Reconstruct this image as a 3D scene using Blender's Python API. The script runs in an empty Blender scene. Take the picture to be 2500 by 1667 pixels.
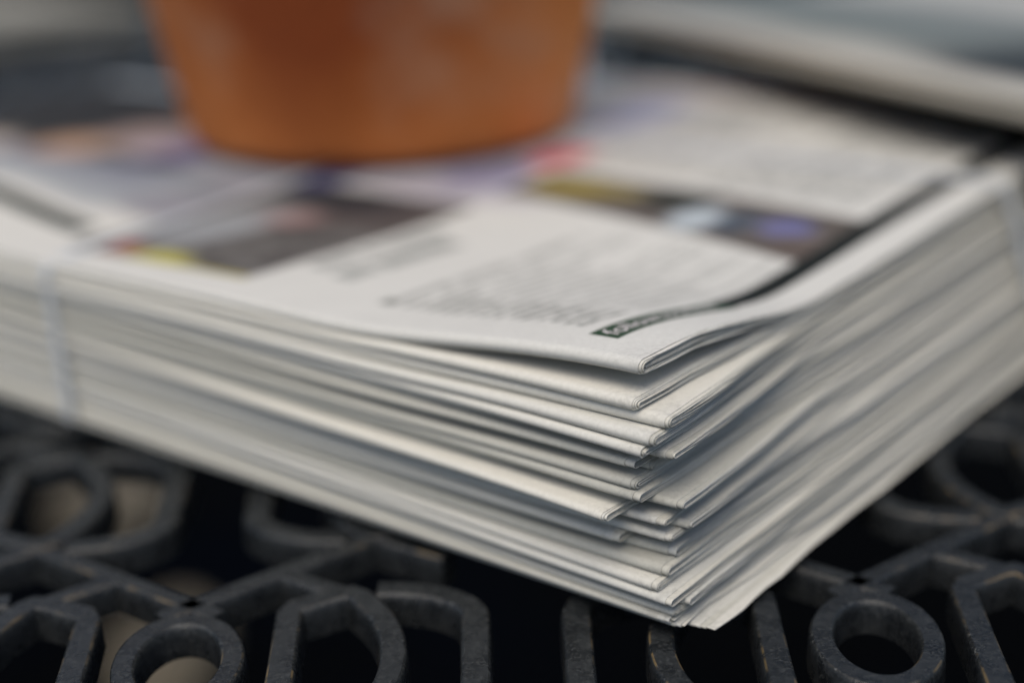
import bpy, math, random
import numpy as np
from mathutils import Matrix, Vector

SC = bpy.context.scene
COL = SC.collection

# ------------------------------------------------------------------ camera
def make_camera():
    p, r = math.radians(19.0), math.radians(2.0)
    fwd = Vector((0, math.cos(p), -math.sin(p)))
    right = Vector((1, 0, 0))
    up = right.cross(fwd)
    R2 = right * math.cos(r) - up * math.sin(r)
    U2 = right * math.sin(r) + up * math.cos(r)
    cd = bpy.data.cameras.new('camera')
    cd.sensor_width = 36.0
    cd.lens = 50.0
    cd.clip_start = 0.01
    cd.clip_end = 500.0
    cd.dof.use_dof = True
    cd.dof.focus_distance = 0.297
    cd.dof.aperture_fstop = 3.1
    co = bpy.data.objects.new('camera', cd)
    m = Matrix.Identity(4)
    for i in range(3):
        m[i][0], m[i][1], m[i][2] = R2[i], U2[i], -fwd[i]
    m[2][3] = 0.16
    co.matrix_world = m
    COL.objects.link(co)
    SC.camera = co
make_camera()

# ------------------------------------------------------------------ light
SUN_AZ = math.radians(-161.0)      # measured from +Y towards +X: behind the camera, a little to the left
SUN_EL = math.radians(64.0)
world = bpy.data.worlds.new('World')
SC.world = world
world.use_nodes = True
wn = world.node_tree.nodes
wl = world.node_tree.links
bg = wn['Background']
sky = wn.new('ShaderNodeTexSky')
sky.sky_type = 'NISHITA'
sky.sun_disc = False
sky.sun_elevation = SUN_EL
sky.sun_rotation = SUN_AZ
sky.air_density = 1.0
sky.dust_density = 2.0
wl.new(sky.outputs[0], bg.inputs['Color'])
bg.inputs['Strength'].default_value = 0.066
sl = bpy.data.lights.new('sun', 'SUN')
sl.energy = 1.5
sl.angle = math.radians(50)
sl.color = (1.0, 0.90, 0.75)
so = bpy.data.objects.new('sun', sl)
sdir = Vector((math.sin(SUN_AZ) * math.cos(SUN_EL), math.cos(SUN_AZ) * math.cos(SUN_EL), math.sin(SUN_EL)))
so.rotation_euler = sdir.to_track_quat('Z', 'Y').to_euler()
so.location = (-1, -1, 2)
COL.objects.link(so)
SC.view_settings.view_transform = 'Standard'
SC.view_settings.look = 'None'
SC.view_settings.gamma = 1.0
SC.view_settings.exposure = 0.74
SC.view_settings.use_curve_mapping = False

# ------------------------------------------------------------------ helpers
def tag(o, label=None, cat=None, group=None, kind=None):
    if label: o['label'] = label
    if cat: o['category'] = cat
    if group: o['group'] = group
    if kind: o['kind'] = kind
    return o

def link(name, me, mat=None, parent=None, smooth=None):
    o = bpy.data.objects.new(name, me)
    if mat is not None and len(me.materials) == 0:
        for mm in (mat if isinstance(mat, (list, tuple)) else [mat]):
            me.materials.append(mm)
    COL.objects.link(o)
    if parent is not None:
        o.parent = parent
    return o

def empty(name, loc=(0, 0, 0), rz=0.0):
    o = bpy.data.objects.new(name, None)
    o.empty_display_size = 0.02
    o.location = loc
    o.rotation_euler = (0, 0, rz)
    COL.objects.link(o)
    return o

def mesh(name, verts, faces, sharp=40):
    me = bpy.data.meshes.new(name)
    me.from_pydata([tuple(v) for v in verts], [], faces)
    me.polygons.foreach_set('use_smooth', [True] * len(me.polygons))
    me.update()
    if sharp:
        me.set_sharp_from_angle(angle=math.radians(sharp))
    return me

def ss(a, b, x):
    t = np.clip((np.asarray(x, float) - a) / (b - a), 0, 1)
    return t * t * (3 - 2 * t)

class NT:
    def __init__(self, name):
        self.m = bpy.data.materials.new(name)
        self.m.use_nodes = True
        self.n = self.m.node_tree.nodes
        self.l = self.m.node_tree.links
        self.b = self.n['Principled BSDF']
    def new(self, t, **kw):
        x = self.n.new(t)
        for k, v in kw.items():
            setattr(x, k, v)
        return x
    def link(self, a, b):
        self.l.new(a, b)
    def noise(self, scale, detail=4, rough=0.6, vec=None, dims='3D'):
        x = self.new('ShaderNodeTexNoise')
        x.inputs['Scale'].default_value = scale
        x.inputs['Detail'].default_value = detail
        x.inputs['Roughness'].default_value = rough
        if vec is not None: self.link(vec, x.inputs['Vector'])
        return x
    def ramp(self, fac, stops):
        x = self.new('ShaderNodeValToRGB')
        cr = x.color_ramp
        while len(cr.elements) < len(stops): cr.elements.new(0.5)
        for e, (p, c) in zip(cr.elements, stops):
            e.position = p
            e.color = (c[0], c[1], c[2], 1) if hasattr(c, '__len__') else (c, c, c, 1)
        self.link(fac, x.inputs[0])
        return x
    def mix(self, fac, a, b, mode='MIX'):
        x = self.new('ShaderNodeMix', data_type='RGBA', blend_type=mode)
        for s, v in ((0, fac), (6, a), (7, b)):
            if hasattr(v, 'node'): self.link(v, x.inputs[s])
            else: x.inputs[s].default_value = v if s == 0 else (v[0], v[1], v[2], 1)
        return x.outputs[2]
    def math(self, op, a, b=0.0, c=None):
        x = self.new('ShaderNodeMath', operation=op)
        for i, v in enumerate((a, b) if c is None else (a, b, c)):
            if hasattr(v, 'node'): self.link(v, x.inputs[i])
            else: x.inputs[i].default_value = v
        return x.outputs[0]
    def bump(self, h, strength, dist):
        x = self.new('ShaderNodeBump')
        x.inputs['Strength'].default_value = strength
        x.inputs['Distance'].default_value = dist
        self.link(h, x.inputs['Height'])
        self.link(x.outputs[0], self.b.inputs['Normal'])

# ------------------------------------------------------------------ materials
def mat_newsprint(name, printed=False):
    t = NT(name)
    oi = t.new('ShaderNodeObjectInfo')
    tc = t.new('ShaderNodeTexCoord')
    fib = t.noise(900, 5, 0.7, tc.outputs['Object'])
    blot = t.noise(60, 3, 0.55, tc.outputs['Object'])
    base = t.ramp(oi.outputs['Random'], [(0.0, (0.47, 0.47, 0.43)), (0.35, (0.60, 0.59, 0.535)), (0.7, (0.66, 0.65, 0.60)), (1.0, (0.56, 0.565, 0.54))]).outputs[0]
    if printed:
        at = t.new('ShaderNodeAttribute', attribute_name='ink')
        base = at.outputs['Color']
    c1 = t.mix(1.0, base, t.ramp(fib.outputs[0], [(0.3, 0.90), (0.7, 1.04)]).outputs[0], 'MULTIPLY')
    c2 = t.mix(1.0, c1, t.ramp(blot.outputs[0], [(0.3, 0.975), (0.7, 1.015)]).outputs[0], 'MULTIPLY')
    geo = t.new('ShaderNodeNewGeometry')
    dt = t.new('ShaderNodeVectorMath', operation='DOT_PRODUCT')
    t.link(geo.outputs['Normal'], dt.inputs[0])
    dt.inputs[1].default_value = (0.779, -0.627, 0.0)
    mp = t.new('ShaderNodeMapping')
    mp.inputs['Rotation'].default_value = (0, 0, math.radians(-51.2))
    mp.inputs['Scale'].default_value = (9, 9, 2300)
    t.link(tc.outputs['Object'], mp.inputs[0])
    ln = t.noise(1.0, 2, 0.6, mp.outputs[0])
    cut = t.ramp(dt.outputs['Value'], [(0.55, 0.0), (0.85, 1.0)]).outputs[0]
    c2 = t.mix(cut, c2, t.mix(1.0, c2, t.ramp(ln.outputs[0], [(0.36, 0.55), (0.56, 1.15)]).outputs[0], 'MULTIPLY'))
    # ink rubbed grey at the cut end of the fold
    uv = t.new('ShaderNodeUVMap', uv_map='along')
    sep = t.new('ShaderNodeSeparateXYZ')
    t.link(uv.outputs[0], sep.inputs[0])
    near = t.ramp(sep.outputs[0], [(0.0, 0.9), (0.06, 0.8), (0.20, 0.0)]).outputs[0]
    near2 = t.ramp(sep.outputs[1], [(0.0, 1.0), (0.10, 0.9), (0.35, 0.0)]).outputs[0]
    sm = t.noise(520, 6, 0.8, tc.outputs['Object'])
    mask = t.math('MULTIPLY', t.math('MULTIPLY', near, near2), t.ramp(sm.outputs[0], [(0.46, 0.0), (0.72, 0.55)]).outputs[0])
    c3 = t.mix(mask, c2, (0.20, 0.20, 0.185))
    t.link(c3, t.b.inputs['Base Color'])
    t.b.inputs['Roughness'].default_value = 0.72
    t.b.inputs['Specular IOR Level'].default_value = 0.06
    t.bump(fib.outputs[0], 0.12, 0.0001)
    return t.m

def mat_ink(name, col, rough=0.6):
    t = NT(name)
    tc = t.new('ShaderNodeTexCoord')
    n = t.noise(700, 4, 0.7, tc.outputs['Object'])
    c = t.mix(t.ramp(n.outputs[0], [(0.5, 0.0), (0.85, 0.15)]).outputs[0], col, (0.35, 0.36, 0.33))
    t.link(c, t.b.inputs['Base Color'])
    t.b.inputs['Roughness'].default_value = rough
    t.b.inputs['Specular IOR Level'].default_value = 0.1
    return t.m

def mat_metal(name, worn=False):
    t = NT(name)
    tc = t.new('ShaderNodeTexCoord')
    geo = t.new('ShaderNodeNewGeometry')
    fine = t.noise(1100, 5, 0.75, geo.outputs['Position'])
    mid = t.noise(160, 5, 0.65, geo.outputs['Position'])
    big = t.noise(22, 3, 0.5, geo.outputs['Position'])
    c = t.mix(t.ramp(mid.outputs[0], [(0.35, 0.0), (0.7, 1.0)]).outputs[0], (0.008, 0.0095, 0.0112), (0.024, 0.027, 0.029))
    c = t.mix(t.ramp(fine.outputs[0], [(0.50, 0.0), (0.72, 0.8)]).outputs[0], c, (0.070, 0.074, 0.075))
    if worn:
        rust = t.ramp(mid.outputs[0], [(0.48, 0.0), (0.60, 0.9)]).outputs[0]
        pat = t.ramp(big.outputs[0], [(0.47, 0.0), (0.60, 1.0)]).outputs[0]
        c = t.mix(t.math('MULTIPLY', rust, pat), c, (0.17, 0.12, 0.055))
        spk = t.ramp(fine.outputs[0], [(0.58, 0.0), (0.68, 0.7)]).outputs[0]
        c = t.mix(spk, c, (0.19, 0.20, 0.20))
    t.link(c, t.b.inputs['Base Color'])
    t.b.inputs['Metallic'].default_value = 0.0
    t.b.inputs['Specular IOR Level'].default_value = 0.5
    t.link(t.ramp(mid.outputs[0], [(0.3, 0.20), (0.7, 0.36)]).outputs[0], t.b.inputs['Roughness'])
    t.bump(fine.outputs[0], 0.6, 0.0004)
    return t.m

def mat_terracotta():
    t = NT('terracotta')
    tc = t.new('ShaderNodeTexCoord')
    sep = t.new('ShaderNodeSeparateXYZ')
    t.link(tc.outputs['Object'], sep.inputs[0])
    n1 = t.noise(14, 4, 0.55, tc.outputs['Object'])
    n2 = t.noise(15, 4, 0.6, tc.outputs['Object'])
    n3 = t.noise(260, 5, 0.6, tc.outputs['Object'])
    # shading painted into the clay: dark front, sides and foot paler as if lit
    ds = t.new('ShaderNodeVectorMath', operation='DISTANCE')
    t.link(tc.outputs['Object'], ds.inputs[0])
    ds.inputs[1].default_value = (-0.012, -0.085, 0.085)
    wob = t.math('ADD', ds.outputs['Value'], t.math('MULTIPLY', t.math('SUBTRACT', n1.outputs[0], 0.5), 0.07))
    lit_sides = t.ramp(t.math('MULTIPLY', wob, 7.0), [(0.30, 0.0), (0.92, 1.0)]).outputs[0]
    c = t.mix(lit_sides, (0.24, 0.055, 0.014), (0.74, 0.26, 0.068))
    lime = t.ramp(n2.outputs[0], [(0.53, 0.0), (0.68, 0.36)]).outputs[0]
    c = t.mix(lime, c, (0.42, 0.30, 0.22))
    c = t.mix(1.0, c, t.ramp(n3.outputs[0], [(0.3, 0.88), (0.7, 1.08)]).outputs[0], 'MULTIPLY')
    t.link(c, t.b.inputs['Base Color'])
    t.b.inputs['Roughness'].default_value = 0.65
    t.b.inputs['Specular IOR Level'].default_value = 0.2
    t.bump(n3.outputs[0], 0.3, 0.0006)
    return t.m

def mat_strap():
    t = NT('strap_plastic')
    tc = t.new('ShaderNodeTexCoord')
    n = t.noise(300, 3, 0.5, tc.outputs['Object'])
    t.b.inputs['Base Color'].default_value = (0.68, 0.72, 0.76, 1)
    t.b.inputs['Roughness'].default_value = 0.28
    t.link(t.ramp(n.outputs[0], [(0.3, 0.58), (0.7, 0.78)]).outputs[0], t.b.inputs['Alpha'])
    t.bump(n.outputs[0], 0.3, 0.0003)
    return t.m

def mat_ground():
    t = NT('dark_soil')
    tc = t.new('ShaderNodeTexCoord')
    n = t.noise(30, 6, 0.7, tc.outputs['Object'])
    n2 = t.noise(2.2, 3, 0.5, tc.outputs['Object'])
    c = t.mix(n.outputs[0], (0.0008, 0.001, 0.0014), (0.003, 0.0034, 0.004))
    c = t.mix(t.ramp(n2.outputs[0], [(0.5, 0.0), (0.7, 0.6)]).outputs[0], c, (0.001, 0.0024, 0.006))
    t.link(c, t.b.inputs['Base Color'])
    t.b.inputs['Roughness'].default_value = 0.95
    t.b.inputs['Specular IOR Level'].default_value = 0.02
    t.bump(n.outputs[0], 0.6, 0.01)
    return t.m

def mat_stone():
    t = NT('pale_stone')
    tc = t.new('ShaderNodeTexCoord')
    n = t.noise(12, 6, 0.65, tc.outputs['Object'])
    c = t.mix(n.outputs[0], (0.12, 0.095, 0.06), (0.27, 0.225, 0.155))
    t.link(c, t.b.inputs['Base Color'])
    t.b.inputs['Roughness'].default_value = 0.85
    t.bump(n.outputs[0], 0.5, 0.006)
    return t.m

def mat_simple(name, a, b, scale, rough):
    t = NT(name)
    tc = t.new('ShaderNodeTexCoord')
    n = t.noise(scale, 5, 0.6, tc.outputs['Object'])
    t.link(t.mix(n.outputs[0], a, b), t.b.inputs['Base Color'])
    t.b.inputs['Roughness'].default_value = rough
    t.bump(n.outputs[0], 0.3, 0.001)
    return t.m

M_NEWS = mat_newsprint('newsprint')
M_PRINT = mat_newsprint('printed_newsprint', True)
M_INK_SHADE = mat_ink('black_ink', (0.010, 0.012, 0.009))  # printed bar, and painted shade on the rear pile's lower newspapers
M_GREEN = mat_ink('green_black_ink', (0.028, 0.060, 0.034))
M_GREY = mat_ink('thin_text_ink', (0.11, 0.13, 0.115))
M_WHITE = mat_simple('unprinted_letter', (0.66, 0.61, 0.62), (0.74, 0.69, 0.69), 500, 0.7)
M_METAL = mat_metal('cast_metal')
M_WORN = mat_metal('worn_metal_edge', True)
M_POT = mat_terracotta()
M_STRAP = mat_strap()
M_SOIL = mat_simple('potting_soil', (0.015, 0.010, 0.007), (0.05, 0.035, 0.025), 120, 0.95)
M_CARD = mat_simple('white_card', (0.80, 0.80, 0.76), (0.86, 0.86, 0.82), 60, 0.6)

# ------------------------------------------------------------------ ground
GZ = -0.72
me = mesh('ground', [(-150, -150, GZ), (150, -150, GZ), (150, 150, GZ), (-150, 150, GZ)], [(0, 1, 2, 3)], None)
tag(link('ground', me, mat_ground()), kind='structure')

def slab(name, pts, z0, z1, mat):
    n = len(pts)
    ch = 0.012
    cx = sum(p[0] for p in pts) / n; cy = sum(p[1] for p in pts) / n
    vs = [(x, y, z0) for x, y in pts] + [(x, y, z1 - ch) for x, y in pts] + [(x + (cx - x) * 0.06, y + (cy - y) * 0.06, z1) for x, y in pts]
    fs = [(k * n + i, k * n + (i + 1) % n, (k + 1) * n + (i + 1) % n, (k + 1) * n + i) for k in range(2) for i in range(n)]
    fs.append(tuple(range(2 * n, 3 * n)))
    return link(name, mesh(name, vs, fs, 30), mat)

def blob(cx, cy, rx, ry, n, seed, rot=0.0):
    rd = random.Random(seed)
    out = []
    for i in range(n):
        a = 2 * math.pi * i / n
        k = 1 + rd.uniform(-0.14, 0.14)
        x, y = rx * k * math.cos(a), ry * k * math.sin(a)
        out.append((cx + x * math.cos(rot) - y * math.sin(rot), cy + x * math.sin(rot) + y * math.cos(rot)))
    return out

MST = mat_stone()
tag(slab('paving_stone', blob(-0.415, 1.45, 0.065, 0.11, 14, 3), GZ - 0.02, GZ + 0.03, MST),
    'pale tan stone on the ground seen through the oval ring at lower left', 'stone', 'pale stones under the table')
tag(slab('paving_stone', blob(-0.58, 1.86, 0.085, 0.09, 14, 5, 0.4), GZ - 0.02, GZ + 0.03, MST),
    'bright pale stone on the ground seen through the lattice below the newspaper stack', 'stone', 'pale stones under the table')

# ------------------------------------------------------------------ cast metal table
mm = 0.001
def stroke(pts, width, depth, closed=False, ch=0.0009, top=0.0):
    """a cast bar following a centre line: flat top, chamfered edges, drafted sides"""
    P = [Vector((p[0], p[1])) for p in pts]
    n = len(P)
    w2 = width / 2
    side = [(w2 - 0.85 * mm, 0.0), (w2 - 0.45 * mm, -0.35 * mm), (w2 - 0.15 * mm, -1.1 * mm), (w2, -3.0 * mm), (w2 + 0.15 * mm, -depth)]
    prof = [(-x, z) for x, z in side[::-1]] + side
    rows = []
    for i in range(n):
        if closed:
            a, b = P[i - 1], P[(i + 1) % n]
        else:
            a, b = P[max(i - 1, 0)], P[min(i + 1, n - 1)]
        d = (b - a).normalized()
        nrm = Vector((-d.y, d.x))
        # keep width constant round corners
        if closed or 0 < i < n - 1:
            d1 = (P[i] - P[i - 1]).normalized()
            k = 1.0 / max(0.5, abs(nrm.dot(Vector((-d1.y, d1.x)))))
        else:
            k = 1.0
        row = []
        for x, z in prof:
            q = P[i] + nrm * (x * k)
            row.append((q.x, q.y, z + top))
        rows.append(row)
    vs = [v for r in rows for v in r]
    fs = []; mi = []
    m = len(prof)
    for i in range(n if closed else n - 1):
        j = (i + 1) % n
        for k in range(m):
            k2 = (k + 1) % m
            fs.append((i * m + k, j * m + k, j * m + k2, i * m + k2))
            mi.append(1 if k in (3, 5) else 0)
    if not closed:
        fs.append(tuple(range(m))); mi.append(0)
        fs.append(tuple((n - 1) * m + k for k in reversed(range(m)))); mi.append(0)
    return vs, fs, mi

def arc_pts(cx, cy, rx, ry, a0, a1, n):
    return [(cx + rx * math.cos(math.radians(a0 + (a1 - a0) * i / n)), cy + ry * math.sin(math.radians(a0 + (a1 - a0) * i / n))) for i in range(n + 1)]

def table_shapes():
    S = {}
    S['ring'] = dict(pts=arc_pts(0, 0, 11.6 * mm, 17.2 * mm, 0, 360, 40)[:-1], width=5.6 * mm, depth=8 * mm, closed=True, top=-0.0002)
    # loop with one straight side (outer, x=52), a blunt point top and bottom, and a bowed inner side
    up = [(52.3, -20), (52.3, 20), (51.0, 22.5), (42, 27.5), (39, 28.2), (37.0, 26.5)]
    bow = [(28.6 + 8.2 * (abs(t) ** 2.1), 26.0 * t) for t in np.linspace(0.86, -0.86, 15)]
    low = [(37.0, -26.5), (39, -28.2), (42, -27.5), (51.0, -22.5)]
    S['loop'] = dict(pts=[(x * mm, y * mm) for x, y in up + bow + low], width=6.2 * mm, depth=8 * mm, closed=True, top=-0.0004)
    bar = []
    for t in np.sin(np.linspace(-math.pi / 2, math.pi / 2, 27)):
        y = 29.5 * t
        q = max(0.0, (abs(t) - 0.52) / 0.48)
        x = 11.0 + 22.0 * (1 - math.sqrt(max(0.0, 1 - q * q)))
        bar.append((x * mm, y * mm))
    S['bar'] = dict(pts=bar, width=6.8 * mm, depth=8 * mm, top=-0.0006)
    S['arm'] = dict(pts=[(68.0 * mm, 20.0 * mm), (76.0 * mm, 26.3 * mm), (113.5 * mm, 56.5 * mm)], width=5.6 * mm, depth=8 * mm, top=-0.0008)
    S['brace'] = dict(pts=[(39 * mm, 28 * mm), (57 * mm, 40.5 * mm)], width=5.4 * mm, depth=8 * mm, top=-0.0010)
    return S

TAB = empty('metal_table', (0.001, 0.265, 0.0))
tag(TAB, 'dark grey cast metal lattice table under the newspaper stack', 'table')
SH = table_shapes()
PX, PY = 149 * mm, 86 * mm
NAMES = {'ring': 'ring', 'loop': 'loop', 'bar': 'bar', 'arm': 'arm', 'brace': 'brace'}
rest_v, rest_f, rest_m = [], [], []
R0 = 0.86                                # the pattern fans out from the table's centre, nearer the camera
def fan(x, y):
    return x * (1 + max(-0.3, min(y, 0.34)) / R0)
def piece_mesh(kind, cx, cy, sx, sy):
    vs, fs, mi = STROKES[kind]
    vv = [(fan(cx + sx * x, cy + sy * y), cy + sy * y, z) for x, y, z in vs]
    ff = [tuple(reversed(f)) if sx * sy < 0 else f for f in fs]
    return vv, ff, mi
def table_piece(kind, cx, cy, ox, sx, sy, near):
    vv, ff, mi = piece_mesh(kind, cx + ox, cy, sx, sy)
    if near:
        lx = fan(cx + ox, cy)
        me = mesh('table_' + kind, [(x - lx, y - cy, z) for x, y, z in vv], ff, 28)
        me.polygons.foreach_set('material_index', mi)
        me.materials.append(M_METAL); me.materials.append(M_WORN)
        o = link(NAMES[kind], me, None, TAB)
        o.location = (lx, cy, 0)
    else:
        b = len(rest_v)
        rest_v.extend(vv)
        rest_f.extend(tuple(b + i for i in f) for f in ff)
        rest_m.extend(mi)
STROKES = {k: stroke(**v) for k, v in SH.items()}
for r in range(-3, 18):
    for cidx in range(-7, 8):
        cx = cidx * PX + (PX / 2 if r % 2 else 0.0)
        cy = r * PY
        if abs(cx) > 0.95: continue
        near = (-0.18 < cx < 0.20 and r in (-1, 0)) or (-0.25 < cx < 0.23 and r == 1) or (cx < -0.2 and cx > -0.3 and r == 0)
        for sx in (1, -1):
            table_piece('loop', cx, cy, 0, sx, 1, near)
            table_piece('bar', cx, cy, 0, sx, 1, near)
            table_piece('arm', cx, cy, 0, sx, 1, near)
            for sy in (1, -1):
                table_piece('brace', cx, cy, 0, sx, sy, near)
        table_piece('ring', cx, cy, PX / 2, 1, 1, near)
me = mesh('table_lattice', rest_v, rest_f, 28)
me.polygons.foreach_set('material_index', rest_m)
me.materials.append(M_METAL); me.materials.append(M_WORN)
o = link('lattice', me, None, TAB); tag(o, kind='stuff')
X0, X1, Y0, Y1 = -1.04, 1.06, -0.32, 1.54
vs, fs, mi = stroke([(X0, Y0), (X1, Y0), (X1, Y1), (X0, Y1)], 0.03, 0.022, closed=True, top=-0.0002)
me = mesh('table_rim', vs, fs, 25); link('rim', me, M_METAL, TAB)
def leg_mesh():
    vs, fs = [], []
    rings = [(-0.02, 0.018), (-0.1, 0.014), (-0.4, 0.016), (-0.66, 0.020), (-0.72, 0.026)]
    for z, r in rings:
        for i in range(12):
            a = 2 * math.pi * i / 12
            vs.append((r * math.cos(a), r * math.sin(a), z))
    for k in range(len(rings) - 1):
        for i in range(12):
            fs.append((k * 12 + i, k * 12 + (i + 1) % 12, (k + 1) * 12 + (i + 1) % 12, (k + 1) * 12 + i))
    fs.append(tuple(range(12))); fs.append(tuple(48 + i for i in reversed(range(12))))
    return mesh('table_leg', vs, fs, 40)
LM = leg_mesh(); LM.materials.append(M_METAL)
for x in (X0, X1):
    for y in (Y0, Y1):
        o = link('leg', LM, None, TAB); o.location = (x, y, 0)

# ------------------------------------------------------------------ the newspaper stack
OX, OY = 0.03420, 0.27078               # near bottom corner of the stack on the table
AU = math.radians(-51.2)                # fold direction, away to the left
AV = math.radians(38.8)                 # depth direction, away to the right
UX, UY = math.sin(AU), math.cos(AU)
VX, VY = math.sin(AV), math.cos(AV)
def world(u, v, z):
    return np.stack([OX + u * UX + v * VX, OY + u * UY + v * VY, z], -1)

# (end along the fold, fold front, height of the fold tip) for each newspaper, top to bottom
TIPS = [(9.2, -1.1, 58.0), (8.6, -4.5, 50.9), (1.5, -3.0, 48.0), (2.1, -7.4, 45.1), (4.4, -8.8, 42.6),
        (1.3, -1.9, 40.4), (8.7, -6.1, 38.2), (7.3, 0.4, 36.1), (7.6, -6.3, 33.7), (6.4, -7.0, 31.3),
        (-0.7, -0.8, 29.1), (11.9, -12.1, 26.9), (2.8, -2.6, 24.9), (0.0, 3.1, 23.0), (2.3, -1.1, 20.9),
        (14.0, -3.8, 18.8), (2.7, 1.7, 16.4), (1.9, -3.0, 13.9), (2.3, -6.3, 11.4), (-1.4, -6.9, 9.2),
        (-2.4, -1.3, 7.3), (-1.2, -4.3, 5.5), (-0.4, -5.3, 3.9), (-2.3, -3.7, 2.5), (-7.6, 0.2, 1.4)]
NP = len(TIPS)
LEN, DEP = 0.465, 0.345
NSHEET = 7
def flat_z(k, v):
    return (k + 0.5) / NP * (0.0512 + 0.003 * ss(0.07, 0.2, v))
FALL_V = lambda v: 1 - ss(0.010, 0.086, v)
def raw_z(i, u, v):
    """height of the middle of newspaper i (0 = top) over the table"""
    k = NP - 1 - i
    zf = flat_z(k, np.asarray(v, float))
    d = TIPS[i][2] * mm - flat_z(k, 0.0)
    fv = FALL_V(v)
    if i == 0:
        d2 = TIPS[1][2] * mm - flat_z(k - 1, 0.0)
        lift = d2 * (1 - ss(0.02, 0.22, u)) + (d - d2) * (1 - ss(0.012, 0.105, u))
    else:
        lift = d * (1 - ss(0.02, 0.22, u))
    frac = (k + 0.5) / NP
    z = zf + lift * fv
    # the strap pinches the bundle; it swells again beyond it
    z = z + frac * 0.0075 * ss(0.228, 0.31, u) * (1 - ss(0.035, 0.11, v))
    z = z + frac * 0.0006 * np.sin(u * 31 + v * 17 + frac * 3.0) * ss(0.03, 0.10, u + v)
    return z
def spacing(i):
    z = [t[2] for t in TIPS]
    if i == 0: return 3.7 * mm
    up = z[i - 1] - z[i]
    dn = z[i] - z[i + 1] if i < NP - 1 else 2.0
    if i == 1: up = 2.9
    return min(up, dn, 2.7) * mm
def thick(i, u, v):
    w = FALL_V(v) * (1 - ss(0.02, 0.22, u))
    return 0.96 * spacing(i) * w + 0.00196 * (1 - w)
def body(i, u, v):
    """(middle height, thickness) so that neighbours touch without gaps"""
    r = raw_z(i, u, v)
    if i == 0:
        h = 0.5 * thick(0, u, v)
        return r, 2 * h
    if i == 1:
        top = np.minimum(r + 0.0014, raw_z(0, u, v) - 0.5 * thick(0, u, v))
    else:
        top = 0.5 * (r + raw_z(i - 1, u, v))
    bot = 0.5 * (r + raw_z(i + 1, u, v)) if i < NP - 1 else np.maximum(r - 0.0007, 0.0003)
    return 0.5 * (top + bot), 0.985 * (top - bot)
RD = random.Random(11)
WOB = [(RD.uniform(-1, 1), RD.uniform(0, 6.28), RD.uniform(8, 22), RD.uniform(-1, 1)) for _ in range(NP)]
END_FAR = [0.0125 - 0.0185 * (i / (NP - 1)) + 0.0005 * RD.uniform(-1, 1) for i in range(NP)]
END_FAR[0] = 0.0120
def fold_v(i, u):
    """where the fold of newspaper i lies at u"""
    a, ph, fr, rot = WOB[i]
    d = TIPS[i][1] * mm
    return d * (0.12 + 0.88 * np.exp(-u / 0.075)) - 0.0035 * (1 - np.exp(-u / 0.075)) + (0.0007 * a * np.sin(u * fr + ph) + 0.003 * rot * u) * ss(0.0, 0.08, u)

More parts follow.
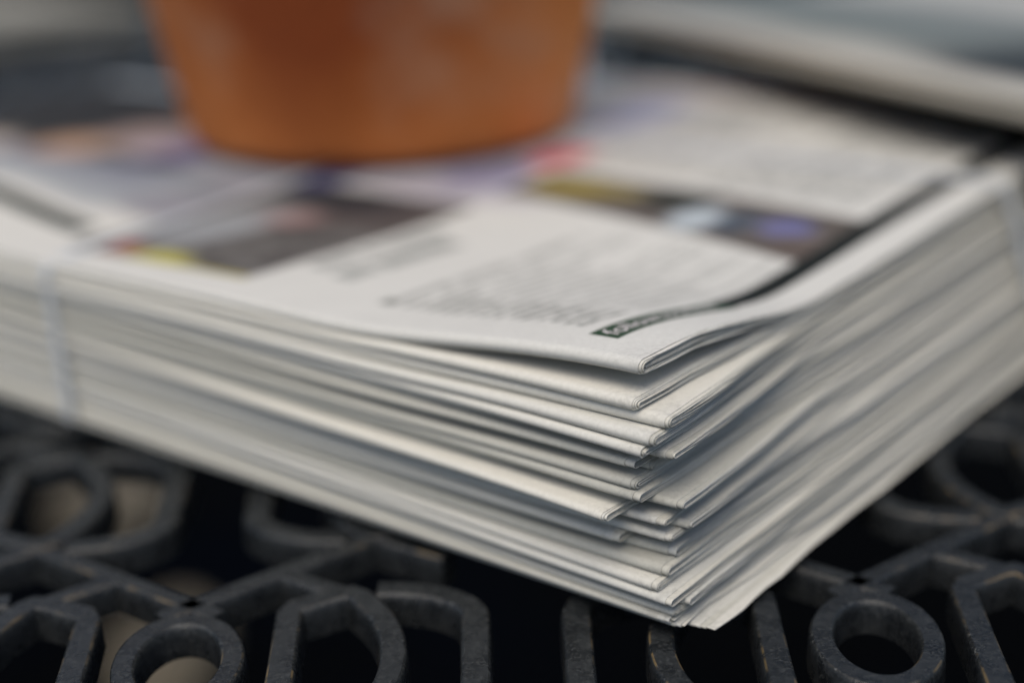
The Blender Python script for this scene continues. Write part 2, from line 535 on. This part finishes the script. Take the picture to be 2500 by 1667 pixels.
def sheet(i, j, us, arm, n_nose, jag, end, th, printed=None):
    """one folded sheet of newspaper i as a thin closed shell: upper leaf, fold, lower leaf"""
    a_up = np.asarray(arm, float)
    rd = random.Random(i * 31 + j * 7 + 1)
    us = np.asarray(us, float)
    # parameter of the profile: (s beyond the nose centre, angle)
    prof = [(s, 90.0) for s in a_up[::-1]] + [(0.0, 90 + 180 * q / n_nose) for q in range(n_nose + 1)] + [(s, 270.0) for s in a_up]
    S = np.array([p[0] for p in prof]); A = np.radians([p[1] for p in prof])
    S2 = S[None, :]
    Uu = (end + us)[:, None] + 0 * S2
    # ragged, slightly skewed end
    skew = rd.uniform(-0.0008, 0.0008)
    if jag:
        rg = np.interp(S, np.linspace(0, 0.37, 38), [rd.uniform(-1, 1) * jag for _ in range(38)]) + skew * np.clip(S / 0.1, 0, 1.5)
        Uu = Uu + rg[None, :] * np.exp(-us / 0.02)[:, None]
    # ends line up again away from the corner
    Uu = Uu + ((END_FAR[i] - TIPS[i][0] * mm) * ss(0.0, 0.095, S2)) * np.exp(-us / 0.15)[:, None]
    fv = fold_v(i, Uu)
    vv0 = S2 + 0 * Uu
    zc, T = body(i, Uu, vv0)
    th = 0.84 * T / (2 * NSHEET)
    rj = (1 - (j + 0.5) / NSHEET) * 0.5
    gapn = np.interp(S, np.linspace(0, 0.37, 24), [rd.uniform(-0.10, 0.10) for _ in range(24)])
    if printed is not None: gapn = gapn * 0
    rr = T * (rj + gapn[None, :] * 0.5 / NSHEET * 2 * ss(0.002, 0.02, S2))
    hx = T * 0.62
    back = rd.uniform(0, 0.0006) * (j > 0)
    def surf(off):
        r = np.maximum(rr + off, 0.00002)
        v = fv + hx + S2 + (r * 1.24) * np.cos(A)[None, :] + back * (j / NSHEET)
        z = zc + r * np.sin(A)[None, :]
        return Uu, v, z
    u1, v1, z1 = surf(+th / 2)
    u2, v2, z2 = surf(-th / 2)
    nu, ns = Uu.shape
    P1 = world(u1, v1, z1).reshape(-1, 3)
    P2 = world(u2, v2, z2).reshape(-1, 3)
    co = np.concatenate([P1, P2])
    idx = np.arange(nu * ns).reshape(nu, ns)
    q = lambda a, b, c, d: np.stack([a.ravel(), b.ravel(), c.ravel(), d.ravel()], -1)
    F = [q(idx[:-1, :-1], idx[:-1, 1:], idx[1:, 1:], idx[1:, :-1])]
    o2 = nu * ns
    F.append(q(idx[:-1, :-1] + o2, idx[1:, :-1] + o2, idx[1:, 1:] + o2, idx[:-1, 1:] + o2))
    F.append(q(idx[0, :-1], idx[0, :-1] + o2, idx[0, 1:] + o2, idx[0, 1:]))
    F.append(q(idx[-1, :-1], idx[-1, 1:], idx[-1, 1:] + o2, idx[-1, :-1] + o2))
    F.append(q(idx[:-1, 0], idx[1:, 0], idx[1:, 0] + o2, idx[:-1, 0] + o2))
    F.append(q(idx[:-1, -1], idx[:-1, -1] + o2, idx[1:, -1] + o2, idx[1:, -1]))
    F = np.concatenate(F)
    me = bpy.data.meshes.new('sheet')
    nv, nf = len(co), len(F)
    me.vertices.add(nv); me.vertices.foreach_set('co', co.ravel())
    me.loops.add(nf * 4); me.loops.foreach_set('vertex_index', F.ravel().astype(np.int32))
    me.polygons.add(nf)
    me.polygons.foreach_set('loop_start', np.arange(0, nf * 4, 4, dtype=np.int32))
    me.polygons.foreach_set('loop_total', np.full(nf, 4, dtype=np.int32))
    me.polygons.foreach_set('use_smooth', np.ones(nf, dtype=bool))
    me.update(calc_edges=True)
    uvl = me.uv_layers.new(name='along')
    uvv = np.stack([np.broadcast_to((us * 1000 / 40)[:, None], Uu.shape), np.broadcast_to(S2 * 1000 / 40, Uu.shape)], -1).reshape(-1, 2)
    uvv = np.concatenate([uvv, uvv])
    uvl.data.foreach_set('uv', uvv[F.ravel()].astype(np.float32).ravel())
    if printed is not None:
        ca = me.color_attributes.new('ink', 'FLOAT_COLOR', 'POINT')
        upper = np.broadcast_to((A <= math.radians(91))[None, :], Uu.shape)
        c1 = printed(u1, v1, upper).reshape(-1, 3)
        c = np.concatenate([c1, np.broadcast_to(PAPER, c1.shape)])
        ca.data.foreach_set('color', np.concatenate([c, np.ones((len(c), 1))], 1).astype(np.float32).ravel())
    me.set_sharp_from_angle(angle=math.radians(50))
    return me

PAPER = np.array([0.61, 0.61, 0.58])

# ---- what is printed on the front of the top newspaper (positions in mm: u along the fold, v from the fold)
def front_page(u, v, upper):
    U = u * 1000; V = v * 1000
    rng = np.random.RandomState(5)
    def vnoise(x, y, seed):
        xi = np.floor(x).astype(int); yi = np.floor(y).astype(int)
        h = (xi * 374761393 + yi * 668265263 + seed * 974711) & 0x7fffffff
        h = (h ^ (h >> 13)) * 1274126177 & 0x7fffffff
        return ((h ^ (h >> 16)) & 0xffff) / 65535.0
    def smooth(x, y, seed):
        xi = np.floor(x); yi = np.floor(y); fx = x - xi; fy = y - yi
        fx = fx * fx * (3 - 2 * fx); fy = fy * fy * (3 - 2 * fy)
        a = vnoise(xi, yi, seed); b = vnoise(xi + 1, yi, seed); c = vnoise(xi, yi + 1, seed); d = vnoise(xi + 1, yi + 1, seed)
        return (a * (1 - fx) + b * fx) * (1 - fy) + (c * (1 - fx) + d * fx) * fy
    C = np.broadcast_to(PAPER, U.shape + (3,)).copy()
    def put(mask, col, k=1.0):
        m = (np.clip(mask, 0, 1) * k)[..., None]
        C[...] = C * (1 - m) + np.array(col) * m
    def box(u0, u1, v0, v1, e=0.4):
        return ss(u0 - e, u0 + e, U) * (1 - ss(u1 - e, u1 + e, U)) * ss(v0 - e, v0 + e, V) * (1 - ss(v1 - e, v1 + e, V))
    def oval(u0, v0, ru, rv, soft=0.35, rot=0.0):
        du, dv = U - u0, V - v0
        a = du * math.cos(rot) + dv * math.sin(rot); b = -du * math.sin(rot) + dv * math.cos(rot)
        return 1 - ss(1 - soft, 1 + soft, np.sqrt((a / ru) ** 2 + (b / rv) ** 2))
    def text(u0, u1, v0, v1, pitch, ink, seed, h=0.55, col=(0.09, 0.10, 0.095), frac=0.8):
        """lines run along v and stack along u"""
        row = (U - u0) / pitch
        ri = np.floor(row); f = row - ri
        inrow = (f < h).astype(float)
        wl = vnoise(np.floor(V / 2.2 + vnoise(ri, ri * 0, seed) * 9), ri, seed + 3)
        lett = 0.55 + 0.45 * vnoise(np.floor(V / 0.8), ri, seed + 9)
        ln = v1 - (v1 - v0) * 0.35 * (vnoise(ri, ri * 0 + 4, seed) > 0.8)
        put(box(u0, u1, v0, v1, 0.1) * inrow * (wl < frac) * lett * (V < ln), col, ink)
    # body text beside the strip
    text(34, 92, 13, 104, 4.1, 0.46, 21, 0.55)
    put(box(93, 98, 13.5, 18.5), (0.10, 0.11, 0.10), 0.7)
    text(93, 99, 19, 98, 6.0, 0.55, 25, 0.6)
    # headline, two lines
    text(119, 128, 26, 100, 11.0, 0.75, 31, 0.75, (0.10, 0.12, 0.115), 0.93)
    text(133, 141, 30, 112, 11.0, 0.72, 33, 0.70, (0.10, 0.115, 0.115), 0.93)
    # front photograph
    pm = box(146, 226, 12, 112, 0.6)
    n = smooth(U / 9, V / 9, 3) * 0.6 + smooth(U / 3.5, V / 3.5, 8) * 0.4
    g = 0.10 + 0.13 * n
    put(pm, (0.085, 0.08, 0.078))
    put(pm * (n > 0.45), (0.145, 0.14, 0.135), 0.8)
    put(pm * oval(166, 92, 26, 22, 0.5), (0.085, 0.07, 0.068), 0.85)
    put(pm * oval(203, 52, 13, 26, 0.5), (0.34, 0.36, 0.38), 0.8)
    put(pm * oval(190, 72, 10, 9, 0.6), (0.42, 0.26, 0.25), 0.55)
    put(pm * oval(196, 98, 30, 12, 0.5), (0.02, 0.022, 0.028), 0.9)
    put(pm * oval(211, 20, 8, 6, 0.6), (0.40, 0.13, 0.09), 0.8)
    put(pm * oval(217, 17, 4, 5, 0.6), (0.03, 0.05, 0.04), 0.9)
    put(pm * oval(187, 16, 11, 6, 0.6), (0.50, 0.47, 0.10), 0.9)
    put(pm * box(146, 200, 11, 14.5, 1.0), (0.42, 0.37, 0.10), 0.8)
    # colour items along the foot of the pot
    put(oval(165, 124, 34, 12, 0.5), (0.40, 0.38, 0.44), 0.7)
    put(oval(170, 146, 14, 16, 0.5), (0.05, 0.06, 0.36), 0.95)
    put(oval(186, 160, 26, 16, 0.4), (0.06, 0.05, 0.16), 0.85)
    put(box(227, 300, 48, 140, 5.0), (0.19, 0.19, 0.235), 0.85)
    put(box(160, 240, 116, 200, 4.0), (0.30, 0.28, 0.33), 0.75)
    put(oval(262, 84, 26, 8, 0.6), (0.16, 0.18, 0.20), 0.7)
    put(oval(222, 120, 12, 14, 0.5), (0.04, 0.04, 0.14), 0.9)
    put(oval(262, 128, 30, 12, 0.5), (0.07, 0.05, 0.09), 0.8)
    put(oval(163, 181, 9, 16, 0.4), (0.62, 0.10, 0.11), 0.95)
    put(oval(262, 118, 26, 14, 0.6), (0.40, 0.42, 0.46), 0.6)
    # colour band across the page
    bm = ss(0, 1, (V - (127 - 0.19 * (140 - U).clip(0, 115))) / 3) * (1 - ss(0, 1, (V - (161 - 0.10 * (140 - U))) / 3)) * box(24, 152, 90, 170, 1.0)
    put(bm, (0.075, 0.06, 0.052), 0.93)
    put(bm * oval(132, 145, 19, 10, 0.5), (0.30, 0.24, 0.06), 0.9)
    put(bm * oval(110, 146, 7, 6, 0.6), (0.25, 0.21, 0.07), 0.8)
    put(bm * oval(92, 147, 12, 11, 0.5), (0.012, 0.02, 0.016), 0.9)
    put(bm * oval(75, 130, 8, 12, 0.5), (0.50, 0.57, 0.62), 0.9)
    put(bm * oval(62, 132, 7, 10, 0.5), (0.05, 0.08, 0.12), 0.8)
    put(bm * oval(47, 134, 8, 8, 0.5), (0.15, 0.16, 0.36), 0.85)
    put(bm * box(24, 44, 104, 128, 1.5), (0.12, 0.095, 0.085), 0.7)
    put(bm * box(24, 60, 128, 129.5, 0.8), (0.30, 0.26, 0.24), 0.7)
    # columns above the band
    text(40, 100, 164, 230, 4.0, 0.8, 41, 0.6)
    text(40, 96, 236, 300, 4.0, 0.8, 43, 0.6)
    text(104, 150, 170, 226, 4.0, 0.6, 45, 0.55)
    text(108, 160, 236, 300, 4.6, 0.75, 47, 0.55)
    put(oval(185, 262, 14, 34, 0.5), (0.36, 0.39, 0.60), 0.85)
    put(oval(205, 250, 12, 30, 0.5), (0.42, 0.38, 0.24), 0.5)
    put(box(120, 230, 318, 326, 3.0), (0.42, 0.12, 0.11), 0.7)
    put(box(40, 110, 310, 316, 2.0), (0.42, 0.18, 0.16), 0.5)
    # left part: a dark picture with lit figures and a black bar
    put(box(238, 480, 23, 33, 0.6), (0.02, 0.03, 0.026), 0.96)
    put(box(256, 480, 42, 98, 6.0), (0.33, 0.36, 0.39), 0.85)
    put(box(270, 480, 70, 104, 8.0), (0.17, 0.185, 0.25), 0.8)
    pb = box(285, 480, 98, 372, 3.0)
    put(pb, (0.016, 0.016, 0.018), 0.97)
    put(oval(356, 108, 20, 17, 0.5), (0.52, 0.34, 0.23), 0.95)
    put(oval(338, 136, 26, 24, 0.5, 0.5), (0.42, 0.32, 0.29), 0.9)
    put(oval(318, 118, 15, 12, 0.5), (0.42, 0.38, 0.46), 0.8)
    put(oval(300, 128, 16, 18, 0.5), (0.26, 0.22, 0.38), 0.85)
    put(oval(404, 92, 20, 16, 0.5), (0.60, 0.52, 0.45), 0.9)
    put(oval(330, 103, 9, 10, 0.6), (0.08, 0.085, 0.06), 0.7)
    put(1.0 - upper.astype(float), PAPER)
    return C

ORD = ['', 'second', 'third', 'fourth', 'fifth', 'sixth', 'seventh', 'eighth', 'ninth', 'tenth', 'eleventh', 'twelfth', 'thirteenth',
       'fourteenth', 'fifteenth', 'sixteenth', 'seventeenth', 'eighteenth', 'nineteenth', 'twentieth', 'twenty-first', 'twenty-second',
       'twenty-third', 'twenty-fourth']
LOOK = {1: 'shaded by the lifted top one', 2: 'its corner reaching right', 3: 'with a tight rounded fold',
        4: 'its end just short of the one above', 5: 'its corner peeking out at the right', 6: 'set back from the corner',
        7: 'only its corner peeking out', 8: 'with a bright broad fold', 9: 'tucked close under a bright fold',
        10: 'with broad bluish corner', 11: 'fold jutting out, end set back', 12: 'with grey smudged corner',
        13: 'its corner reaching far right', 14: 'with frayed page ends', 15: 'its end set back deepest of all', 16: 'below a deeply recessed one',
        17: 'with a smudged broad fold', 18: 'with the lowest bright jutting fold', 19: 'first of the thin ones near the bottom',
        20: 'corner set back', 21: 'thin and grey near the bottom', 22: 'thin, two above the lowest', 23: 'thin, directly on the lowest one'}
US = np.array([0, 0.8, 2, 4, 7, 11, 17, 25, 36, 50, 68, 90, 115, 145, 180, 205, 222, 236, 260, 300, 350, 400, 465]) * mm
ARM = np.array([0.5, 1.2, 2.4, 4.2, 7, 11, 16, 22, 29, 37, 46, 56, 68, 85, 110, 145, 190, 240, 300, 345]) * mm
US_FINE = np.concatenate([[0, 0.8, 2, 4], np.arange(7, 465, 5.0), [465]]) * mm
ARM_FINE = np.concatenate([[0.5, 1.2, 2.4, 4.2], np.arange(7, 100, 4.0), np.arange(100, 345, 10.0), [345]]) * mm
papers = []
for i in range(NP):
    e0 = empty('newspaper', (0, 0, 0))
    if i == 0: lab = 'topmost newspaper with printed front page and lifted corner, under the pot'
    elif i == NP - 1: lab = 'lowest newspaper of the tied stack, its corner jutting far right'
    else: lab = '%s newspaper from the top of the stack, %s' % (ORD[i], LOOK[i])
    tag(e0, lab, 'newspaper', 'folded newspapers in the tied stack')
    papers.append(e0)
    rd = random.Random(100 + i)
    cover_short = rd.choice([0.0003, 0.0009, 0.0012, 0.0015]) if i else 0.0004
    for j in range(NSHEET):
        end = TIPS[i][0] * mm + (cover_short if j == 0 else rd.uniform(-0.0005, 0.0005))
        if i >= NP - 3: end += {NP - 1: 0.0050, NP - 2: 0.002, NP - 3: 0.0015}[i] * (1 - j / (NSHEET - 1))
        if i == 0 and j == 0: continue
        s = link('sheet', sheet(i, j, US if i > 1 else US_FINE, ARM if i > 1 else ARM_FINE, 8, 0.00035 if i < 21 else 0.0008, end, 0.00013), M_NEWS, e0)
# the printed cover of the top newspaper, finely meshed
us = np.concatenate([np.arange(0, 6, 0.3), np.arange(6, 112, 0.55), np.arange(112, 465.1, 1.5)]) * mm
arm = np.concatenate([[0.3, 0.7, 1.2], np.arange(1.8, 62, 0.6), np.arange(62, 160, 1.2), np.arange(160, 346, 2.5)]) * mm
COVER_END = TIPS[0][0] * mm + 0.0004
cover = link('printed_cover', sheet(0, 0, us, arm, 10, 0.0002, COVER_END, 0.00013, front_page), M_PRINT, papers[0])
cover['label'] = 'front page printed with text columns, photographs and a dark green strip'

def cover_z(u, v):
    """upper surface of the printed cover"""
    u = np.asarray(u, float); v = np.asarray(v, float)
    S = np.maximum(v - fold_v(0, u) - 0.0016, 0.0)
    for _ in range(4):
        T = thick(0, u, S)
        S = np.maximum(v - fold_v(0, u) - 0.62 * T, 0.0)
    T = thick(0, u, S)
    return raw_z(0, u, S) + T * ((1 - 0.5 / NSHEET) * 0.5 + 0.42 / (2 * NSHEET))

def patch(name, mat, poly, lift, nu, nv, parent, wide=0.0):
    """ink area: quad given as (u0,u1,v0,v1[,du at far end])"""
    u0, u1, v0, v1, sl = poly
    vs, fs = [], []
    for a in range(nv + 1):
        v = v0 + (v1 - v0) * a / nv
        for b in range(nu + 1):
            u = u0 + (u1 + wide * a / nv - u0) * b / nu + sl * a / nv
            p = world(np.array(u), np.array(v), cover_z(u, v) + lift)
            vs.append(tuple(p))
    for a in range(nv):
        for b in range(nu):
            i0 = a * (nu + 1) + b
            fs.append((i0, i0 + 1, i0 + nu + 2, i0 + nu + 1))
    return link(name, mesh(name, vs, fs, None), mat, parent)

def lettering(body, size, u_base, v_start, lift, mat, name='lettering', slant=0.0, width=1.0):
    """flat type lying on the cover; reads away from the fold, tops of letters away from the cut end"""
    cu = bpy.data.curves.new('type', 'FONT')
    cu.body = body
    cu.size = size
    cu.resolution_u = 2
    ob = bpy.data.objects.new('type', cu)
    COL.objects.link(ob)
    dg = bpy.context.evaluated_depsgraph_get()
    me0 = ob.evaluated_get(dg).to_mesh()
    vs = np.array([tuple(v.co) for v in me0.vertices]).reshape(-1, 3)
    fs = [tuple(p.vertices) for p in me0.polygons]
    ob.evaluated_get(dg).to_mesh_clear()
    bpy.data.objects.remove(ob); bpy.data.curves.remove(cu)
    if len(vs) == 0: return None
    v = v_start + vs[:, 0] * width
    u = u_base + vs[:, 1] + slant * vs[:, 0]
    P = world(u, v, cover_z(u, v) + lift)
    return link(name, mesh(name, P, fs, None), mat, papers[0])

STRIP = patch('printed_strip', M_GREEN, (0.0214, 0.0292, 0.0086, 0.0600, -0.0008), 0.00004, 4, 60, papers[0])
BARP = patch('printed_bar', M_INK_SHADE, (0.0216, 0.0292, 0.0602, 0.335, 0.002), 0.00004, 3, 90, papers[0], 0.003)
lettering('followusonline', 0.0068, 0.0230, 0.0104, 0.00009, M_WHITE, 'strip_lettering', -0.012, 1.12)
rows = ['Opera house', 'and music was', 'at the end of', 'of it and they', 'with a long', 'as he went to', 'the town and', 'to see what', 'on a day of', 'in the park', 'for all that', 'by the old mill', 'was there too', 'It is']
for k, body in enumerate(rows):
    lettering(body, 0.0031, 0.0340 + 0.0041 * k, 0.0135 + (0.0006 if k else 0.0), 0.00006, M_GREY, 'body_lettering')

# ------------------------------------------------------------------ straps
def strap_loop(name, path, width_dir, width, th, label):
    """a flat closed band: path = list of 3D points, width along width_dir"""
    n = len(path)
    P = [Vector(p) for p in path]
    w = Vector(width_dir).normalized() * (width / 2)
    vs = []
    for i in range(n):
        d = (P[(i + 1) % n] - P[i - 1]).normalized()
        nr = d.cross(w.normalized())
        for a, b in ((-1, 0), (1, 0), (1, 1), (-1, 1)):
            vs.append(tuple(P[i] + w * a + nr * (b * th)))
    fs = []
    for i in range(n):
        j = (i + 1) % n
        for k in range(4):
            k2 = (k + 1) % 4
            fs.append((i * 4 + k, i * 4 + k2, j * 4 + k2, j * 4 + k))
    o = link(name, mesh(name, vs, fs, 30), M_STRAP)
    return tag(o, label, 'strap', 'straps tied round the newspaper stack')

U_S = 0.2140
pts = []
vmin = min(float(fold_v(i, np.array(U_S))) for i in range(NP)) - 0.0009
for v in np.linspace(DEP - 0.01, 0.006, 50):
    pts.append((U_S + 0.016 * (v / 0.1 if v < 0.1 else 1.0), v, float(cover_z(U_S, v)) + 0.0006))
zt = float(cover_z(U_S, 0.004))
pts.append((U_S, 0.0025, zt + 0.0004)); pts.append((U_S, float(fold_v(0, np.array(U_S))) - 0.0001, zt - 0.0006))
for t in np.linspace(0, 1, 14):
    z = (zt - 0.0022) * (1 - t) + 0.0030 * t
    i = int(round((1 - z / zt) * (NP - 1)))
    vv = vmin + 0.0012 * (1 - t)
    pts.append((U_S - 0.004 * t, vv, z))
pts.append((U_S - 0.004, 0.002, -0.0001)); pts.append((U_S - 0.004, DEP + 0.004, -0.0001)); pts.append((U_S + 0.010, DEP + 0.006, 0.02)); pts.append((U_S + 0.016, DEP + 0.004, 0.05))
strap_loop('strap', [tuple(world(np.array(u), np.array(v), np.array(z))) for u, v, z in pts], (UX, UY, 0), 0.0043, 0.0003,
           'clear bluish strap over the fold side of the newspaper stack, left of the pot')

V_S = 0.212
pts = []
for u in np.linspace(LEN + 0.005, 0.014, 60):
    pts.append((u, V_S, float(cover_z(min(u, LEN), V_S)) + 0.0006))
zt = float(cover_z(0.012, V_S))
for t in np.linspace(0, 1, 16):
    z = (zt - 0.001) * (1 - t) + 0.0006 * t
    i = max(0, min(NP - 1, int((1 - z / zt) * NP)))
    uu = min(END_FAR[q] for q in range(max(0, i - 1), min(NP, i + 2))) - 0.0016
    pts.append((uu, V_S, z))
pts.append((-0.0085, V_S, -0.0001)); pts.append((LEN + 0.01, V_S, -0.0001)); pts.append((LEN + 0.018, V_S, 0.025))
strap_loop('strap', [tuple(world(np.array(u), np.array(v), np.array(z))) for u, v, z in pts], (VX, VY, 0), 0.008, 0.00035,
           'clear bluish strap down the page-end side of the stack, at the right edge')

# ------------------------------------------------------------------ terracotta pot
def lathe(prof, n=72):
    vs, fs = [], []
    for r, z in prof:
        for i in range(n):
            a = 2 * math.pi * i / n
            vs.append((r * math.cos(a), r * math.sin(a), z))
    for k in range(len(prof) - 1):
        for i in range(n):
            fs.append((k * n + i, k * n + (i + 1) % n, (k + 1) * n + (i + 1) % n, (k + 1) * n + i))
    return vs, fs
PR = 0.0785
front = world(np.array(0.216), np.array(0.118), np.array(0.0))
pot_xy = (front[0] + 0.0115, front[1] + PR + 0.001)
PZ = 0.0555
POT = empty('flower_pot', (pot_xy[0], pot_xy[1], PZ))
tag(POT, 'orange-brown terracotta flower pot standing on the newspaper stack', 'flower pot')
prof = [(0.0001, 0.0), (PR - 0.006, 0.0), (PR - 0.003, 0.0008), (PR - 0.0012, 0.003), (PR, 0.007), (PR + 0.022, 0.118), (PR + 0.0225, 0.120)]
vs, fs = lathe(prof + [(PR + 0.0215, 0.1495), (PR + 0.0135, 0.1500), (PR + 0.013, 0.1485), (PR + 0.006, 0.100), (PR - 0.008, 0.012), (0.0001, 0.010)])
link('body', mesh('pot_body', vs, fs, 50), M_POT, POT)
vs, fs = lathe([(PR + 0.0228, 0.117), (PR + 0.0275, 0.1185), (PR + 0.029, 0.121), (PR + 0.031, 0.149), (PR + 0.029, 0.1525), (PR + 0.018, 0.1525), (PR + 0.016, 0.1500)])
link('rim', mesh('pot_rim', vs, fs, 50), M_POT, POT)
rdz = random.Random(4)
vs, fs = lathe([(0.0001, 0.128), (0.03, 0.131), (0.06, 0.129), (PR + 0.0105, 0.127)], 48)
vs = [(x, y, z + rdz.uniform(-0.002, 0.002)) for x, y, z in vs]
link('soil', mesh('pot_soil', vs, fs, 60), M_SOIL, POT)

# ------------------------------------------------------------------ newspapers lying behind
def folded(name, L, D, T, n_sheets, seed, sag=0.0):
    """a blurred background newspaper: nested folded sheets in local axes (x along the fold, y depth)"""
    out = []
    rd = random.Random(seed)
    for j in range(n_sheets):
        r = T / 2 * (1 - (j + 0.5) / n_sheets)
        th = T / 2 / n_sheets * 0.8
        ys = np.array([0.4, 0.2, 0.1, 0.05, 0.02, 0.008]) / 0.4 * D
        prof = [(y, r) for y in ys] + [(T * 0.6 - r * 1.2 * math.sin(math.pi * q / 8), r * math.cos(math.pi * q / 8)) for q in range(9)] + [(y, -r) for y in ys[::-1]]
        outer, inner = [], []
        for q, (y, z) in enumerate(prof):
            s = 1 if z >= 0 else -1
            outer.append((y - (th / 2 if 6 <= q <= 14 else 0) * 0.5, z + s * th / 2)); inner.append((y + (th / 2 if 6 <= q <= 14 else 0) * 0.5, z - s * th / 2))
        loop = outer + inner[::-1]
        xs = np.linspace(0, L, 9)
        jx = rd.uniform(-0.001, 0.001)
        vs = [(x + jx, y, z + sag * math.sin(x / L * 7 + seed) * 0.3 + T / 2) for x in xs for y, z in loop]
        m = len(loop)
        fs = [(a * m + b, a * m + (b + 1) % m, (a + 1) * m + (b + 1) % m, (a + 1) * m + b) for a in range(len(xs) - 1) for b in range(m)]
        h = len(outer)
        for a, fl in ((0, False), (len(xs) - 1, True)):
            for b in range(h - 1):
                f = (a * m + b, a * m + b + 1, a * m + m - 2 - b, a * m + m - 1 - b)
                fs.append(tuple(reversed(f)) if fl else f)
        out.append(mesh(name, vs, fs, 50))
    return out

def mat_back_print():
    t = NT('rear_print')
    tc = t.new('ShaderNodeTexCoord')
    sep = t.new('ShaderNodeSeparateXYZ')
    t.link(tc.outputs['Object'], sep.inputs[0])
    n = t.noise(9, 3, 0.5, tc.outputs['Object'])
    y = t.math('ADD', sep.outputs[1], t.math('MULTIPLY', t.math('SUBTRACT', n.outputs[0], 0.5), 0.03))
    r = t.ramp(t.math('MULTIPLY', y, 4.0), [(0.00, (0.42, 0.41, 0.37)), (0.10, (0.42, 0.41, 0.37)), (0.17, (0.13, 0.155, 0.15)), (0.55, (0.18, 0.20, 0.195)), (0.62, (0.40, 0.40, 0.38))])
    r2 = t.ramp(t.math('MULTIPLY', y, 4.0), [(0.00, (0.42, 0.41, 0.37)), (0.05, (0.40, 0.39, 0.35)), (0.09, (0.014, 0.018, 0.018)), (0.62, (0.02, 0.026, 0.026)), (0.72, (0.40, 0.42, 0.42)), (0.8, (0.62, 0.62, 0.6))])
    dark = t.ramp(sep.outputs[0], [(0.23, 0.0), (0.29, 1.0)]).outputs[0]
    c = t.mix(dark, r.outputs[0], r2.outputs[0])
    t.link(c, t.b.inputs['Base Color'])
    t.b.inputs['Roughness'].default_value = 0.7
    return t.m
M_BACK = mat_back_print()
M_REAR = mat_simple('weathered_newsprint', (0.24, 0.23, 0.195), (0.36, 0.345, 0.30), 30, 0.8)  # darker newsprint tone for the rear newspapers

def place_paper(meshes, loc, rz, label, group, top_mat=None):
    e = empty('newspaper', loc, rz)
    tag(e, label, 'newspaper', group)
    for k, m_ in enumerate(meshes):
        if len(m_.materials) == 0: m_.materials.append(M_REAR)
        o = link('sheet', m_, None, e)
        if k == 0 and top_mat is not None:
            o.material_slots[0].link = 'OBJECT'; o.material_slots[0].material = top_mat
    return e

PROTO = folded('rear_sheet', 0.40, 0.24, 0.0046, 3, 1)
# fold line of the rear pile runs from the right end back to the left
B0 = world(np.array(-0.035), np.array(0.196), np.array(0.0))
B1 = world(np.array(0.294), np.array(0.388), np.array(0.0))
brz = math.atan2(B1[1] - B0[1], B1[0] - B0[0])   # x axis runs along the fold
dirx = np.array([math.cos(brz), math.sin(brz)])
# local y must point away from the camera: use the opposite x direction
brz2 = brz + math.pi
nrm = np.array([-math.sin(brz2), math.cos(brz2)])
start = np.array([B1[0], B1[1]]) + dirx * 0.03
gp = 'newspapers in the pile behind the pot'
zb = 0.0562
lab_low = ['lowest newspaper of the rear pile, black outside, behind the pot', 'second lowest newspaper of the rear pile, black outside', 'third lowest newspaper of the rear pile, black, under the jutting ones']
for k in range(3):
    p = start + nrm * (0.028 + 0.004 * k)
    place_paper(PROTO, (p[0], p[1], zb + 0.0001), brz2, lab_low[k], gp, M_INK_SHADE); zb += 0.0048  # outer sheets blackened to paint the shadow gap below the jutting newspapers
zb += 0.0012
lab_top = ['lower of the two jutting newspapers at the front of the rear pile', 'top newspaper of the rear pile, printed grey with a dark patch']
for k in range(2):
    p = start + nrm * (0.002 * (k % 2)) + dirx * (-0.004 * k)
    place_paper(PROTO, (p[0], p[1], zb), brz2, lab_top[k], gp, M_BACK if k == 1 else None); zb += 0.0048

# newspapers lying on the table behind on the left
LP = folded('left_rear_sheet', 0.30, 0.24, 0.015, 4, 9)
lp = world(np.array(1.04), np.array(0.38), np.array(0.0))
for k, lb in enumerate(['lower of the two grey newspapers on the table far behind at left', 'upper of the two grey newspapers on the table far behind at left']):
    place_paper(LP, (lp[0], lp[1], 0.0005 + 0.0156 * k), math.radians(90 - 38.8), lb, 'grey newspapers at the rear left')

# small white card leaning behind the pot
cv, cf = [], []
nx, nz = 6, 5
for s in (0, 1):
    for a in range(nx + 1):
        for b in range(nz + 1):
            x = -0.018 + 0.036 * a / nx; z = 0.026 * b / nz
            cv.append((x + 0.002 * b / nz, 0.004 * math.sin(a / nx * 3.0) + 0.040 * b / nz + s * 0.0004, z * (1 - 0.25 * a / nx)))
def ci(s, a, b): return s * (nx + 1) * (nz + 1) + a * (nz + 1) + b
for a in range(nx):
    for b in range(nz):
        cf.append((ci(0, a, b), ci(0, a + 1, b), ci(0, a + 1, b + 1), ci(0, a, b + 1)))
        cf.append((ci(1, a, b), ci(1, a, b + 1), ci(1, a + 1, b + 1), ci(1, a + 1, b)))
for a in range(nx):
    for b in (0, nz):
        cf.append((ci(0, a, b), ci(0, a + 1, b), ci(1, a + 1, b), ci(1, a, b)))
for b in range(nz):
    for a in (0, nx):
        cf.append((ci(0, a, b), ci(0, a, b + 1), ci(1, a, b + 1), ci(1, a, b)))
card = link('card', mesh('card', cv, cf, 40), M_CARD)
cp = world(np.array(0.240), np.array(0.276), np.array(0.0))
card.location = (cp[0], cp[1], 0.0558)
tag(card, 'small white card standing just right of the flower pot', 'card')
